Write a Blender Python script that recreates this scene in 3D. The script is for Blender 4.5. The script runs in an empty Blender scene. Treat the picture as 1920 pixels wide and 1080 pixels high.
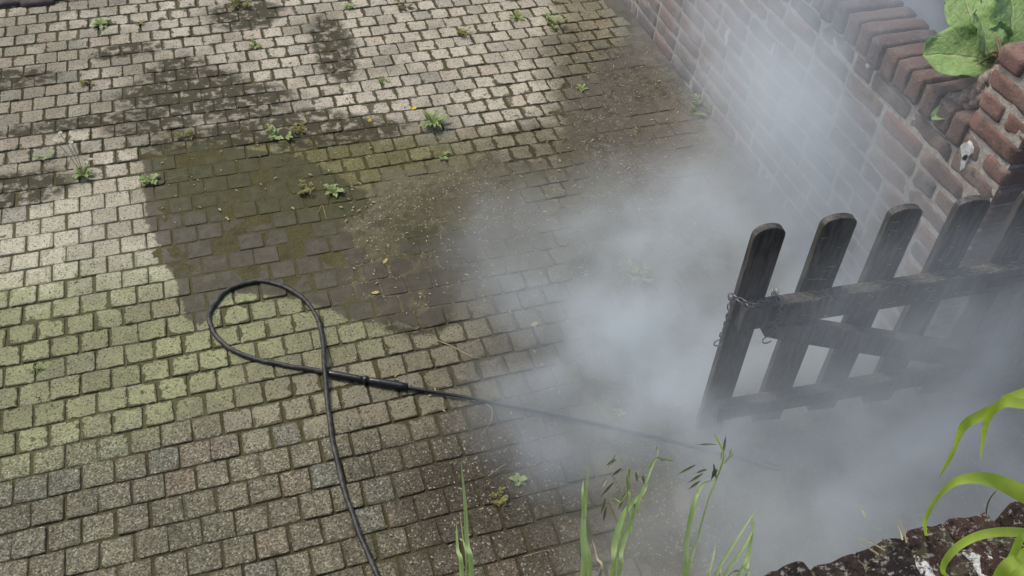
import bpy, bmesh, math, random
from mathutils import Vector, Matrix, noise

# ------------------------------------------------------------------ camera, sky, sun, exposure
S = bpy.context.scene
COL = S.collection
F = 1823.33
CAM = Vector((0.62353, -4.87244, 2.55933))
FW = Vector((0.24625295, 0.66621264, -0.70393196))
RT = Vector((0.95250307, -0.30060831, 0.04870873))
UP = Vector((0.17915743, 0.68249202, 0.70859527))
cam = bpy.data.objects.new('camera', bpy.data.cameras.new('camera'))
COL.objects.link(cam)
cam.matrix_world = Matrix((
    (RT.x, UP.x, -FW.x, CAM.x), (RT.y, UP.y, -FW.y, CAM.y), (RT.z, UP.z, -FW.z, CAM.z), (0, 0, 0, 1)))
cam.data.sensor_width = 36.0
cam.data.lens = F / 1920.0 * 36.0
cam.data.clip_start = 0.02
cam.data.clip_end = 500.0
S.camera = cam

SUN_EL, SUN_AZ = 58.0, -38.0          # degrees; azimuth measured from +Y towards +X
w = bpy.data.worlds.new('World'); S.world = w; w.use_nodes = True
nt = w.node_tree
sky = nt.nodes.new('ShaderNodeTexSky'); sky.sky_type = 'NISHITA'; sky.sun_disc = False
sky.sun_elevation = math.radians(SUN_EL); sky.sun_rotation = math.radians(SUN_AZ)
sky.air_density = 1.0; sky.dust_density = 3.0; sky.ozone_density = 1.0
bg = nt.nodes['Background']; bg.inputs['Strength'].default_value = 0.12
nt.links.new(sky.outputs[0], bg.inputs['Color'])
sl = bpy.data.lights.new('sun', 'SUN'); sl.energy = 1.5; sl.angle = math.radians(14); sl.color = (1.0, 0.94, 0.85)
sun = bpy.data.objects.new('sun', sl); COL.objects.link(sun)
az, el = math.radians(SUN_AZ), math.radians(SUN_EL)
tosun = Vector((math.sin(az) * math.cos(el), math.cos(az) * math.cos(el), math.sin(el)))
sun.rotation_euler = tosun.to_track_quat('Z', 'Y').to_euler(); sun.location = tosun * 20
S.view_settings.view_transform = 'Standard'; S.view_settings.look = 'None'
S.view_settings.gamma = 1.0; S.view_settings.exposure = 0.38; S.view_settings.use_curve_mapping = False
cy = S.cycles
cy.use_denoising = True
cy.max_bounces = 7; cy.diffuse_bounces = 2; cy.glossy_bounces = 1; cy.transmission_bounces = 2
cy.volume_bounces = 6; cy.volume_step_rate = 2.0; cy.volume_max_steps = 128
cy.use_adaptive_sampling = True; cy.adaptive_threshold = 0.03
cy.sample_clamp_indirect = 6.0

# ------------------------------------------------------------------ helpers
rnd = random.Random(7)
PITCH = 0.095                         # one course of setts
PU = PITCH * 1.0037

def ray(x, y):
    return (x - 960) / F * RT - (y - 540) / F * UP + FW
def plane(x, y, n, d):
    n = Vector(n); r = ray(x, y); return CAM + r * ((d - CAM.dot(n)) / r.dot(n))
def G(x, y, z=0.0):
    return plane(x, y, (0, 0, 1), z)
def project(p):
    d = Vector(p) - CAM; z = d.dot(FW)
    return 960 + F * d.dot(RT) / z, 540 - F * d.dot(UP) / z, z

def sr(r, g, b, k=1.0):
    def c(v):
        v /= 255.0
        return (v / 12.92 if v <= 0.04045 else ((v + 0.055) / 1.055) ** 2.4) * k
    return (c(r), c(g), c(b), 1.0)

def mesh_from(name, verts, faces, smooth=False):
    me = bpy.data.meshes.new(name); me.from_pydata([tuple(v) for v in verts], [], faces); me.update()
    if smooth:
        me.polygons.foreach_set('use_smooth', [True] * len(me.polygons))
    return me
def obj(name, me, mat=None, parent=None, loc=None, rot=None):
    o = bpy.data.objects.new(name, me); COL.objects.link(o)
    if mat and me is not None and not me.materials: me.materials.append(mat)
    if parent: o.parent = parent
    if loc is not None: o.location = loc
    if rot is not None: o.rotation_euler = rot
    return o
def tag(o, label, cat, group=None, kind=None):
    o['label'] = label; o['category'] = cat
    if group: o['group'] = group
    if kind: o['kind'] = kind
    return o
def empty(name, loc=(0, 0, 0), rz=0):
    o = bpy.data.objects.new(name, None); COL.objects.link(o); o.location = loc; o.rotation_euler = (0, 0, rz)
    o.empty_display_size = 0.05
    return o

# --- tiny node language -------------------------------------------------------
class NT:
    def __init__(self, name):
        self.m = bpy.data.materials.new(name); self.m.use_nodes = True
        self.t = self.m.node_tree
        for n in list(self.t.nodes): self.t.nodes.remove(n)
        self.out = self.t.nodes.new('ShaderNodeOutputMaterial')
    def n(self, typ, **kw):
        nd = self.t.nodes.new(typ)
        for k, v in kw.items(): setattr(nd, k, v)
        return nd
    def setin(self, sock, v):
        if isinstance(v, bpy.types.NodeSocket): self.t.links.new(v, sock)
        else: sock.default_value = v
    def math(self, op, a, b=0.0, c=None, clamp=False):
        nd = self.n('ShaderNodeMath', operation=op); nd.use_clamp = clamp
        self.setin(nd.inputs[0], a); self.setin(nd.inputs[1], b)
        if c is not None: self.setin(nd.inputs[2], c)
        return nd.outputs[0]
    def vmath(self, op, a, b=(0, 0, 0), scale=None):
        nd = self.n('ShaderNodeVectorMath', operation=op)
        self.setin(nd.inputs[0], a); self.setin(nd.inputs[1], b)
        if scale is not None: self.setin(nd.inputs['Scale'], scale)
        return nd.outputs['Value'] if op in ('DOT_PRODUCT', 'LENGTH', 'DISTANCE') else nd.outputs[0]
    def noise(self, vec, scale, detail=3.0, rough=0.55, color=False, dist=0.0):
        nd = self.n('ShaderNodeTexNoise'); self.setin(nd.inputs['Vector'], vec)
        nd.inputs['Scale'].default_value = scale; nd.inputs['Detail'].default_value = detail
        nd.inputs['Roughness'].default_value = rough; nd.inputs['Distortion'].default_value = dist
        return nd.outputs['Color' if color else 'Fac']
    def vor(self, vec, scale, out='Distance', feature='F1'):
        nd = self.n('ShaderNodeTexVoronoi', feature=feature); self.setin(nd.inputs['Vector'], vec)
        nd.inputs['Scale'].default_value = scale
        return nd.outputs[out]
    def ss(self, v, a, b, lo=0.0, hi=1.0):
        nd = self.n('ShaderNodeMapRange', interpolation_type='SMOOTHSTEP')
        self.setin(nd.inputs[0], v); nd.inputs[1].default_value = a; nd.inputs[2].default_value = b
        nd.inputs[3].default_value = lo; nd.inputs[4].default_value = hi
        return nd.outputs[0]
    def mix(self, f, a, b, mode='MIX'):
        nd = self.n('ShaderNodeMix', data_type='RGBA', blend_type=mode)
        self.setin(nd.inputs[0], f); self.setin(nd.inputs[6], a); self.setin(nd.inputs[7], b)
        return nd.outputs[2]
    def ramp(self, f, stops):
        nd = self.n('ShaderNodeValToRGB'); self.setin(nd.inputs[0], f)
        cr = nd.color_ramp
        while len(cr.elements) < len(stops): cr.elements.new(0.5)
        for e, (p, c) in zip(cr.elements, stops): e.position = p; e.color = c
        return nd.outputs[0]
    def pos(self):
        return self.n('ShaderNodeNewGeometry').outputs['Position']
    def bump(self, h, strength, dist):
        nd = self.n('ShaderNodeBump'); self.setin(nd.inputs['Height'], h)
        nd.inputs['Strength'].default_value = strength; nd.inputs['Distance'].default_value = dist
        return nd.outputs[0]
    def bsdf(self, color, rough=0.8, normal=None, spec=0.4, **kw):
        nd = self.n('ShaderNodeBsdfPrincipled')
        self.setin(nd.inputs['Base Color'], color); self.setin(nd.inputs['Roughness'], rough)
        self.setin(nd.inputs['Specular IOR Level'], spec)
        if normal is not None: self.t.links.new(normal, nd.inputs['Normal'])
        for k, v in kw.items(): self.setin(nd.inputs[k], v)
        self.t.links.new(nd.outputs[0], self.out.inputs['Surface'])
        return nd

# ------------------------------------------------------------------ stains and painted glare on the paving (world metres)
def convex(pts):
    """outward half planes of a convex polygon given in photo points lying on the paving"""
    P = [G(*p).to_2d() for p in pts]
    A = sum(P[i].x * P[(i + 1) % len(P)].y - P[(i + 1) % len(P)].x * P[i].y for i in range(len(P)))
    if A < 0: P.reverse()
    out = []
    for i in range(len(P)):
        a, b = P[i], P[(i + 1) % len(P)]; d = (b - a).normalized(); n = Vector((-d.y, d.x))   # inward
        out.append((n.x, n.y, -n.dot(a)))
    return out
ZONES = {
 'wet':   [[(268, 300), (272, 410), (335, 545), (600, 560), (700, 470), (690, 360), (560, 290), (380, 270)],
           [(330, 530), (345, 600), (372, 612), (450, 530)],
           [(600, 400), (560, 555), (650, 600), (820, 610), (900, 520), (900, 440), (760, 390)]],
 'dirt':  [[(690, 320), (640, 440), (640, 560), (780, 600), (920, 560), (1040, 500), (1040, 300), (900, 290)],
           [(1040, -60), (1005, 240), (960, 290), (1040, 600), (1040, 1200), (2400, 1200), (2400, -60)]],
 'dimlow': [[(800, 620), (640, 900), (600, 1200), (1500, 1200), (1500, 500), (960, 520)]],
 'olive': [[(300, 245), (270, 320), (300, 400), (1000, 480), (1040, 400), (900, 275), (640, 240)]],
 'pale':  [[(-200, -60), (-200, 300), (1040, 235), (1040, -60)], [(-200, 280), (-200, 560), (180, 560), (330, 540), (268, 280)]],
 'glare': [[(-200, 370), (-200, 600), (180, 575), (330, 545), (262, 330), (120, 350)]],  # bright glare at the left, painted in as paler setts and joints
 'rough': [[(-200, 790), (-200, 1250), (1100, 1250), (1060, 560), (760, 600), (180, 790)]],
}
# rounder stains: photo point on the paving, half sizes in metres
BLOBS = {
 'dark':  [(345, 170, .30, .17), (450, 190, .24, .13), (430, 255, .34, .10), (520, 235, .30, .12), (650, 250, .28, .08), (150, 232, .40, .05), (20, 150, .20, .09), (460, 30, .18, .14), (240, 95, .16, .06), (625, 90, .10, .32), (30, 355, .22, .12), (600, 240, .25, .09), (285, 232, .20, .09), (785, 595, .13, .09), (330, 130, .14, .10)],
 'damp':  [(1110, 320, .50, .55), (960, 480, .50, .34), (900, 430, .42, .30), (1120, 150, .30, .50)],
 'green': [(60, 680, .60, .42), (300, 640, .45, .36), (500, 615, .30, .20), (650, 625, .18, .12)],
}
BLOBW = {k: [(G(x, y).x, G(x, y).y, a, b) for x, y, a, b in v] for k, v in BLOBS.items()}
POLY = {k: [convex(p) for p in v] for k, v in ZONES.items()}
def zone_py(k, x, y):
    return max(min(a * x + b * y + c for a, b, c in hp) for hp in POLY[k])
def zone_node(N, P, k, w0, w1):
    tot = None
    if k in BLOBS:
        for cx, cy_, a, b in BLOBW[k]:
            d = N.vmath('MULTIPLY', N.vmath('SUBTRACT', P, (cx, cy_, 1.0)), (1 / a, 1 / b, 0))
            v = N.vmath('DOT_PRODUCT', d, d)
            tot = v if tot is None else N.math('MINIMUM', tot, v)
        return N.ss(tot, 1.0 - w0, 1.0 - w1)
    for hp in POLY[k]:
        m = None
        for a, b, c in hp:
            v = N.vmath('DOT_PRODUCT', P, (a, b, c))
            m = v if m is None else N.math('MINIMUM', m, v)
        tot = m if tot is None else N.math('MAXIMUM', tot, m)
    return N.ss(tot, w0, w1)
def warps(N, P):
    """two warped copies of the position (z set to one): broad wobble and tight wobble"""
    a = N.vmath('SUBTRACT', N.noise(P, 8.0, 1, color=True), (0.5, 0.5, 0.5))
    b = N.vmath('SUBTRACT', N.noise(P, 42.0, 1, color=True), (0.5, 0.5, 0.5))
    flat = N.vmath('ADD', N.vmath('MULTIPLY', P, (1, 1, 0)), (0, 0, 1))
    def mk(p, q):
        o = N.vmath('ADD', N.vmath('SCALE', a, scale=p), N.vmath('SCALE', b, scale=q))
        return N.vmath('ADD', flat, N.vmath('MULTIPLY', o, (1, 1, 0)))
    return mk(0.22, 0.08), mk(0.07, 0.032)

def make_paver_material(bed):
    N = NT('joint_soil' if bed else 'concrete_sett')
    P = N.pos(); W, Wf = warps(N, P)
    wet = zone_node(N, Wf, 'wet', -0.006, 0.008)
    dark = zone_node(N, Wf, 'dark', -0.45, 0.35)
    dirt = zone_node(N, W, 'dirt', -0.05, 0.09)
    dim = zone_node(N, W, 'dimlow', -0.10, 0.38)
    olive = zone_node(N, W, 'olive', -0.08, 0.12)
    green = zone_node(N, W, 'green', -0.9, 0.6)
    pale = zone_node(N, W, 'pale', -0.08, 0.10)
    damp = zone_node(N, W, 'damp', -0.5, 0.7)
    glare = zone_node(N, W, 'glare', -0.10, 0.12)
    rough_z = zone_node(N, W, 'rough', -0.08, 0.14)
    big = N.noise(P, 3.0, 4.0)
    mid = N.noise(P, 22.0, 4.0, 0.62)
    fine = N.noise(P, 150.0, 2.0, 0.7)
    grain = N.vor(P, 210.0, 'Color')
    gsep = N.n('ShaderNodeSeparateColor'); N.setin(gsep.inputs[0], grain)
    g1, g2 = gsep.outputs[0], gsep.outputs[1]
    if not bed:
        # which sett: running bond cell id
        sep = N.n('ShaderNodeSeparateXYZ'); N.setin(sep.inputs[0], P)
        v = N.math('DIVIDE', sep.outputs[1], -PITCH); row = N.math('FLOOR', v)
        par = N.math('MULTIPLY', N.math('MODULO', N.math('ADD', row, 100.0), 2.0), 0.5)
        uu = N.math('SUBTRACT', N.math('DIVIDE', sep.outputs[0], PU), par); colu = N.math('FLOOR', uu)
        cmb = N.n('ShaderNodeCombineXYZ'); N.setin(cmb.inputs[0], row); N.setin(cmb.inputs[1], colu)
        wn = N.n('ShaderNodeTexWhiteNoise', noise_dimensions='2D'); N.setin(wn.inputs['Vector'], cmb.outputs[0])
        wsep = N.n('ShaderNodeSeparateColor'); N.setin(wsep.inputs[0], wn.outputs['Color'])
        r1, r2, r3 = wsep.outputs[0], wsep.outputs[1], wsep.outputs[2]
        fu = N.math('ABSOLUTE', N.math('SUBTRACT', N.math('FRACT', uu), 0.5))
        fv = N.math('ABSOLUTE', N.math('SUBTRACT', N.math('FRACT', v), 0.5))
        edge = N.math('MAXIMUM', fu, fv)              # 0 centre .. 0.5 joint
        base = N.mix(rough_z, sr(131, 126, 103), sr(114, 111, 92))
        base = N.mix(pale, base, N.mix(N.ss(N.math('ADD', big, N.math('MULTIPLY', N.vmath('DOT_PRODUCT', P, (1, 0, 0)), 0.14)), 0.40, 0.72), sr(146, 140, 120), sr(176, 168, 149)))
        base = N.mix(N.math('MULTIPLY', glare, 0.8), base, sr(180, 175, 152))  # glare put into the sett colour
        base = N.mix(N.ss(r2, 0.84, 0.97, 0, 0.22), base, sr(140, 116, 98))          # a few warm setts
        base = N.mix(N.ss(r3, 0.80, 0.95, 0, 0.24), base, sr(112, 116, 112))         # a few bluish
        base = N.mix(N.math('MULTIPLY', green, N.math('MULTIPLY', N.ss(mid, 0.30, 0.60, 0.30, 0.85), N.ss(big, 0.30, 0.55, 0.55, 1.0))), base, sr(140, 145, 104))
        base = N.mix(N.math('MULTIPLY', olive, N.ss(mid, 0.30, 0.60, 0.40, 0.85)), base, sr(102, 99, 54))
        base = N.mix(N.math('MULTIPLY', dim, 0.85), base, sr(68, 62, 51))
        # value per sett
        val = N.math('ADD', 0.86, N.math('MULTIPLY', r1, 0.24))
        val = N.math('MULTIPLY', val, N.ss(big, 0.3, 0.7, 0.86, 1.12))
        base = N.vmath('SCALE', base, scale=val)
        # exposed aggregate
        amp = N.math('ADD', 0.34, N.math('MULTIPLY', rough_z, 0.72))
        amp = N.math('MULTIPLY', amp, N.ss(wet, 0, 1, 1.0, 0.45))
        sp = N.math('MULTIPLY', N.math('SUBTRACT', N.math('POWER', g1, 1.6), 0.38), amp)
        sp2 = N.math('MULTIPLY', N.math('SUBTRACT', fine, 0.5), 1.1)
        base = N.vmath('SCALE', base, scale=N.math('MAXIMUM', N.math('ADD', N.math('ADD', 1.0, sp), sp2), 0.12))
        chips = N.math('MULTIPLY', N.ss(g2, 0.955, 0.965), N.math('ADD', 0.15, N.math('MULTIPLY', rough_z, 0.32)))
        base = N.mix(chips, base, sr(196, 190, 172))
        pits = N.math('MULTIPLY', N.ss(g2, 0.10, 0.06), 0.65)
        base = N.mix(pits, base, sr(48, 42, 34))
        # dirt and moss creeping in from the joints
        creep = N.math('ADD', N.math('MULTIPLY', N.ss(edge, 0.30, 0.50), 0.50), N.math('MULTIPLY', N.math('SUBTRACT', mid, 0.5), 1.9))
        creep = N.math('ADD', creep, N.math('MULTIPLY', N.math('SUBTRACT', big, 0.5), 1.2))
        creep = N.math('MULTIPLY', N.ss(creep, 0.30, 0.46), N.math('SUBTRACT', 1.0, N.math('MULTIPLY', N.math('MAXIMUM', glare, dark), 0.6)))
        base = N.mix(N.math('MULTIPLY', creep, N.math('SUBTRACT', 0.80, N.math('MULTIPLY', rough_z, 0.30))), base, N.mix(big, sr(54, 47, 36), sr(70, 66, 44)))
        # spilled soil / silt in the dirty band by the wall
        silt = N.math('MULTIPLY', dirt, N.ss(mid, 0.22, 0.50, 0.35, 0.95))
        sc_ = N.mix(N.ss(sep.outputs[0], 1.9, 2.3), sr(104, 99, 79), sr(108, 103, 93))
        base = N.mix(silt, base, N.vmath('SCALE', sc_, scale=N.math('ADD', 0.45, N.math('MULTIPLY', fine, 1.1))))
        base = N.mix(N.math('MULTIPLY', dark, N.ss(N.math('ADD', N.math('MULTIPLY', mid, 0.7), N.math('MULTIPLY', big, 0.3)), 0.40, 0.52, 0.22, 0.95)), base, N.mix(big, sr(56, 50, 42), sr(70, 68, 46)))
        base = N.mix(N.math('MULTIPLY', damp, N.ss(mid, 0.3, 0.6, 0.45, 0.85)), base, N.vmath('MULTIPLY', base, (0.58, 0.58, 0.57)))
        wetc = N.mix(0.70, N.vmath('SCALE', base, scale=0.40), N.vmath('SCALE', N.mix(olive, sr(78, 72, 58), sr(70, 69, 36)), scale=N.ss(mid, 0.3, 0.7, 0.75, 1.25)))
        base = N.mix(N.math('MULTIPLY', wet, N.ss(mid, 0.2, 0.5, 0.88, 0.98)), base, wetc)
        rgh = N.math('SUBTRACT', 0.92, N.math('MULTIPLY', wet, N.ss(mid, 0.35, 0.6, 0.22, 0.40)))
        h = N.math('ADD', fine, N.math('MULTIPLY', N.noise(P, 30.0, 2), 1.2))
        nor = N.bump(h, 0.55, 0.004)
        N.bsdf(base, rgh, nor, 0.22)
    else:
        base = N.mix(N.ss(mid, 0.35, 0.65), sr(62, 55, 43), sr(88, 82, 57))
        base = N.mix(N.ss(big, 0.46, 0.60, 0, 0.55), base, sr(78, 82, 40))
        base = N.mix(N.math('MULTIPLY', olive, 0.5), base, sr(78, 76, 36))
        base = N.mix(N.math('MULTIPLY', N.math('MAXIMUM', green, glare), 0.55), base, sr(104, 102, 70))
        base = N.mix(N.math('MULTIPLY', wet, N.ss(mid, 0.35, 0.6, 0.4, 0.95)), base, sr(84, 80, 52))
        d = N.mix(N.ss(mid, 0.35, 0.62), sr(88, 84, 68), sr(110, 105, 86))
        d = N.mix(N.ss(big, 0.45, 0.62, 0, 0.5), d, sr(96, 94, 64))
        sx = N.n('ShaderNodeSeparateXYZ'); N.setin(sx.inputs[0], W)
        d = N.mix(N.ss(sx.outputs[0], 1.9, 2.3, 0, 0.75), d, N.mix(N.ss(mid, 0.35, 0.62), sr(90, 86, 78), sr(116, 111, 101)))
        base = N.mix(dirt, base, d)
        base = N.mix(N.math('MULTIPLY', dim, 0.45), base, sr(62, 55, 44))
        base = N.mix(N.math('MULTIPLY', damp, 0.7), base, N.vmath('MULTIPLY', base, (0.66, 0.65, 0.60)))
        base = N.vmath('SCALE', base, scale=N.math('ADD', 0.45, N.math('MULTIPLY', fine, 1.1)))
        base = N.mix(N.math('MULTIPLY', N.ss(g2, 0.95, 0.97), N.math('MULTIPLY', dirt, 0.6)), base, sr(176, 168, 146))
        h = N.math('ADD', fine, N.math('MULTIPLY', mid, 2.0))
        N.bsdf(base, 0.95, N.bump(h, 0.8, 0.006), 0.2)
    return N.m
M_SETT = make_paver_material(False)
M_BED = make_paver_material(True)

def simple(name, col, rough=0.8, var=0.25, scale=30.0, bumpd=0.002, spec=0.4, col2=None, obj_coords=False, **kw):
    N = NT(name)
    P = N.n('ShaderNodeTexCoord').outputs['Object'] if obj_coords else N.pos()
    a = N.noise(P, scale, 4.0, 0.65); b = N.noise(P, scale * 6, 2.0, 0.6)
    c = N.mix(N.ss(a, 0.32, 0.68), col, col2 or tuple(x * 0.6 for x in col[:3]) + (1,))
    c = N.vmath('SCALE', c, scale=N.math('ADD', 1.0 - var, N.math('MULTIPLY', b, 2 * var)))
    N.bsdf(c, rough, N.bump(N.math('ADD', a, b), 0.5, bumpd), spec, **kw)
    return N.m

# ------------------------------------------------------------------ ground
X_WALL = 2.7455; Y_END, Y_STEP = -3.205, -3.005
gm = mesh_from('ground', [(-60, -60, -0.09), (60, -60, -0.09), (60, 60, -0.09), (-60, 60, -0.09)], [(0, 1, 2, 3)])
g = obj('ground', gm, simple('far_soil', sr(86, 78, 62), 0.95, scale=4)); g['kind'] = 'structure'

# bedding sheet: recessed between clean setts, silted up flush near the wall
x0, x1, y0, y1, st = -2.15, X_WALL + 0.95, -4.60, 1.75, 0.0235
nx, ny = int((x1 - x0) / st), int((y1 - y0) / st)
vs, fs = [], []
for j in range(ny + 1):
    for i in range(nx + 1):
        x, y = x0 + i * st, y0 + j * st
        n1 = noise.noise((x * 7, y * 7, 0.3)); n2 = noise.noise((x * 31, y * 31, 4.1)); n3 = noise.noise((x * 2.1, y * 2.1, 9.7))
        d = zone_py('dirt', x, y) + 0.10 * n1 + 0.05 * n2
        k = min(1, max(0, (d + 0.02) / 0.16)); k = k * k * (3 - 2 * k)
        wz = zone_py('wet', x, y) + 0.05 * n1
        kw_ = min(1, max(0, (wz + 0.02) / 0.10))
        z = -0.0046 + 0.0022 * n2 + 0.0024 * n1 + k * (0.0050 + 0.0010 * n1 + 0.0030 * n3) + kw_ * 0.0036 * (1 - k)
        if k < 0.5: z = min(z, -0.0009 - 0.0012 * (1 - kw_) + 0.002 * k)
        # soil banked against the wall foot
        e = max(0, 1 - (X_WALL - x) / 0.16)
        if y > -2.4 and x < X_WALL: z += 0.022 * e * e * (0.6 + n1)
        vs.append((x, y, z))
for j in range(ny):
    for i in range(nx):
        a = j * (nx + 1) + i; fs.append((a, a + 1, a + nx + 2, a + nx + 1))
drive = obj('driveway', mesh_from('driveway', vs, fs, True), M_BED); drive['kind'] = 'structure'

def sett_geom(r):
    """a worn square sett: wobbly ten-sided outline, rounded arris; top at z=0"""
    hx = PU * 0.5 - r.uniform(0.0010, 0.0036); hy = PITCH * 0.5 - r.uniform(0.0008, 0.0028)
    k = r.uniform(0.10, 0.22)
    o = []
    for sx, sy in ((-1, -1), (1, -1), (1, 1), (-1, 1)):
        c1 = (sx * hx * (1 - k * r.uniform(.3, 1)), sy * hy); c2 = (sx * hx, sy * hy * (1 - k * r.uniform(.3, 1)))
        o += [c1, c2] if sx * sy < 0 else [c2, c1]
    o.insert(2 if r.random() < .5 else 6, None)
    pts = []
    for i, p in enumerate(o):
        if p is None:
            a, b = o[i - 1], o[(i + 1) % len(o)]; p = ((a[0] + b[0]) / 2, (a[1] + b[1]) / 2)
        pts.append((p[0] * r.uniform(.955, 1.012), p[1] * r.uniform(.955, 1.012)))
    n = len(pts); V = []
    cup = r.uniform(-0.0004, 0.0008)
    for f, z in ((0.955, 0.0), (1.0, -0.0022), (1.0, -0.03)):
        V += [(x * f, y * f, z + (cup if z == 0 else 0) + (r.uniform(-.0006, .0006) if z > -0.01 else 0)) for x, y in pts]
    V.append((0, 0, cup * 2))
    Fc = [(i, (i + 1) % n, 3 * n) for i in range(n)]
    for l in (0, 1):
        for i in range(n):
            j = (i + 1) % n; Fc.append((l * n + i, (l + 1) * n + i, (l + 1) * n + j, l * n + j))
    return V, Fc
VAR = [sett_geom(random.Random(100 + i)) for i in range(36)]
VMESH = []
for i, (V, Fc) in enumerate(VAR):
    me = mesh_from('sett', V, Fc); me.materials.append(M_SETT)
    VMESH.append(me)
setts = []
for row in range(-18, 47):
    par = 0.5 * (row % 2)
    for k in range(-22, 38):
        x = (k + par + 0.5) * PU; y = -(row + 0.5) * PITCH
        if x > (X_WALL - PU * 0.45 if y > Y_END - 0.04 else 3.6) or x < -2.1: continue
        xs, ys, zz = project((x, y, 0))
        area = 0
        if -40 < xs < 1010 - 0.0 and -20 < ys < 1100: area = 1.0 / zz ** 2
        r = random.Random(row * 1000 + k)
        mtx = (Matrix.Translation((x + r.gauss(0, .0016), y + r.gauss(0, .0012), r.gauss(0, .0012) - (0.0014 if r.random() < .07 else 0)))
               @ Matrix.Rotation(r.gauss(0, .013) + math.pi * r.randint(0, 1), 4, 'Z') @ Matrix.Rotation(r.gauss(0, .013), 4, 'X') @ Matrix.Rotation(r.gauss(0, .013), 4, 'Y'))
        setts.append((area, row, k, mtx, r.randrange(len(VAR))))
setts.sort(key=lambda t: -t[0])
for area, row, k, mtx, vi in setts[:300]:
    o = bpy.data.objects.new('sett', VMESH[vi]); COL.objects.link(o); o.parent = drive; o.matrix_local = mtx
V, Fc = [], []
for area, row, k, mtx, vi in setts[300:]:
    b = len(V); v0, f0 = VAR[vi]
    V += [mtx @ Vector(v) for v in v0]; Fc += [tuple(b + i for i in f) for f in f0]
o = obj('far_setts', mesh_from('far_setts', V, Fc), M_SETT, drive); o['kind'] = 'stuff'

# dark edging stones in the far left corner
M_STONE = simple('purple_stone', sr(92, 80, 76), 0.85, scale=25, col2=sr(70, 62, 60))
def rough_box(sx, sy, sz, r, cuts=3, amp=0.06, bev=0.12):
    """box with rounded edges and uneven faces, base at z=0"""
    bm = bmesh.new(); bmesh.ops.create_cube(bm, size=1.0)
    bmesh.ops.subdivide_edges(bm, edges=bm.edges[:], cuts=cuts, use_grid_fill=True)
    off = Vector((r.uniform(0, 50), r.uniform(0, 50), r.uniform(0, 50))); m = min(sx, sy, sz)
    for v in bm.verts:
        c = v.co * 2
        q = Vector((c.x * sx / 2, c.y * sy / 2, c.z * sz / 2))
        rad = bev * m
        inner = Vector((max(-sx / 2 + rad, min(sx / 2 - rad, q.x)), max(-sy / 2 + rad, min(sy / 2 - rad, q.y)), max(-sz / 2 + rad, min(sz / 2 - rad, q.z))))
        d = q - inner
        if d.length > 1e-9: q = inner + d.normalized() * min(d.length, rad)
        q += noise.noise_vector(q * (1.6 / m) + off) * amp * m + noise.noise_vector(q * (5.0 / m) + off) * amp * m * 0.18
        q.z += sz / 2
        v.co = q
    me = bpy.data.meshes.new('block'); bm.to_mesh(me); bm.free()
    me.polygons.foreach_set('use_smooth', [True] * len(me.polygons))
    return me

# ------------------------------------------------------------------ brick wall along the right
N = NT('old_brick')
oi = N.n('ShaderNodeObjectInfo'); P = N.n('ShaderNodeTexCoord').outputs['Object']; PW = N.pos()
rv = oi.outputs['Random']
c = N.ramp(rv, [(0.0, sr(128, 98, 89)), (0.22, sr(136, 107, 97)), (0.42, sr(114, 97, 91)), (0.60, sr(130, 109, 100)), (0.76, sr(96, 86, 84)), (0.90, sr(106, 98, 96)), (1.0, sr(138, 101, 89))])
a = N.noise(PW, 28, 4, 0.65); b = N.noise(PW, 140, 2, 0.7); e = N.noise(PW, 9, 3)
c = N.mix(N.ss(a, 0.50, 0.70, 0, 0.5), c, sr(92, 80, 74))
c = N.mix(N.ss(e, 0.48, 0.64, 0, 0.50), c, sr(150, 136, 122))
c = N.mix(N.ss(N.noise(PW, 16, 4, .65), 0.54, 0.64, 0, 0.6), c, sr(88, 82, 70))
c = N.mix(N.ss(b, 0.68, 0.74, 0, 0.7), c, sr(176, 166, 152))
c = N.vmath('SCALE', c, scale=N.math('ADD', 0.6, N.math('MULTIPLY', b, 0.8)))
N.bsdf(c, 0.9, N.bump(N.math('ADD', a, N.math('MULTIPLY', b, 0.5)), 0.7, 0.006), 0.25)
M_BRICK = N.m
N = NT('lime_mortar'); PW = N.pos()
a = N.noise(PW, 35, 4, 0.65); b = N.noise(PW, 180, 2, 0.7)
c = N.mix(N.ss(a, 0.35, 0.65), sr(160, 151, 139), sr(188, 180, 168))
c = N.vmath('SCALE', c, scale=N.math('ADD', 0.65, N.math('MULTIPLY', b, 0.7)))
N.bsdf(c, 0.95, N.bump(N.math('ADD', a, b), 0.8, 0.006), 0.2)
M_MORTAR = N.m
M_WHITE = simple('white_limewash', sr(214, 212, 206), 0.8, 0.12, 60, 0.002, col2=sr(180, 178, 170))

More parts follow.
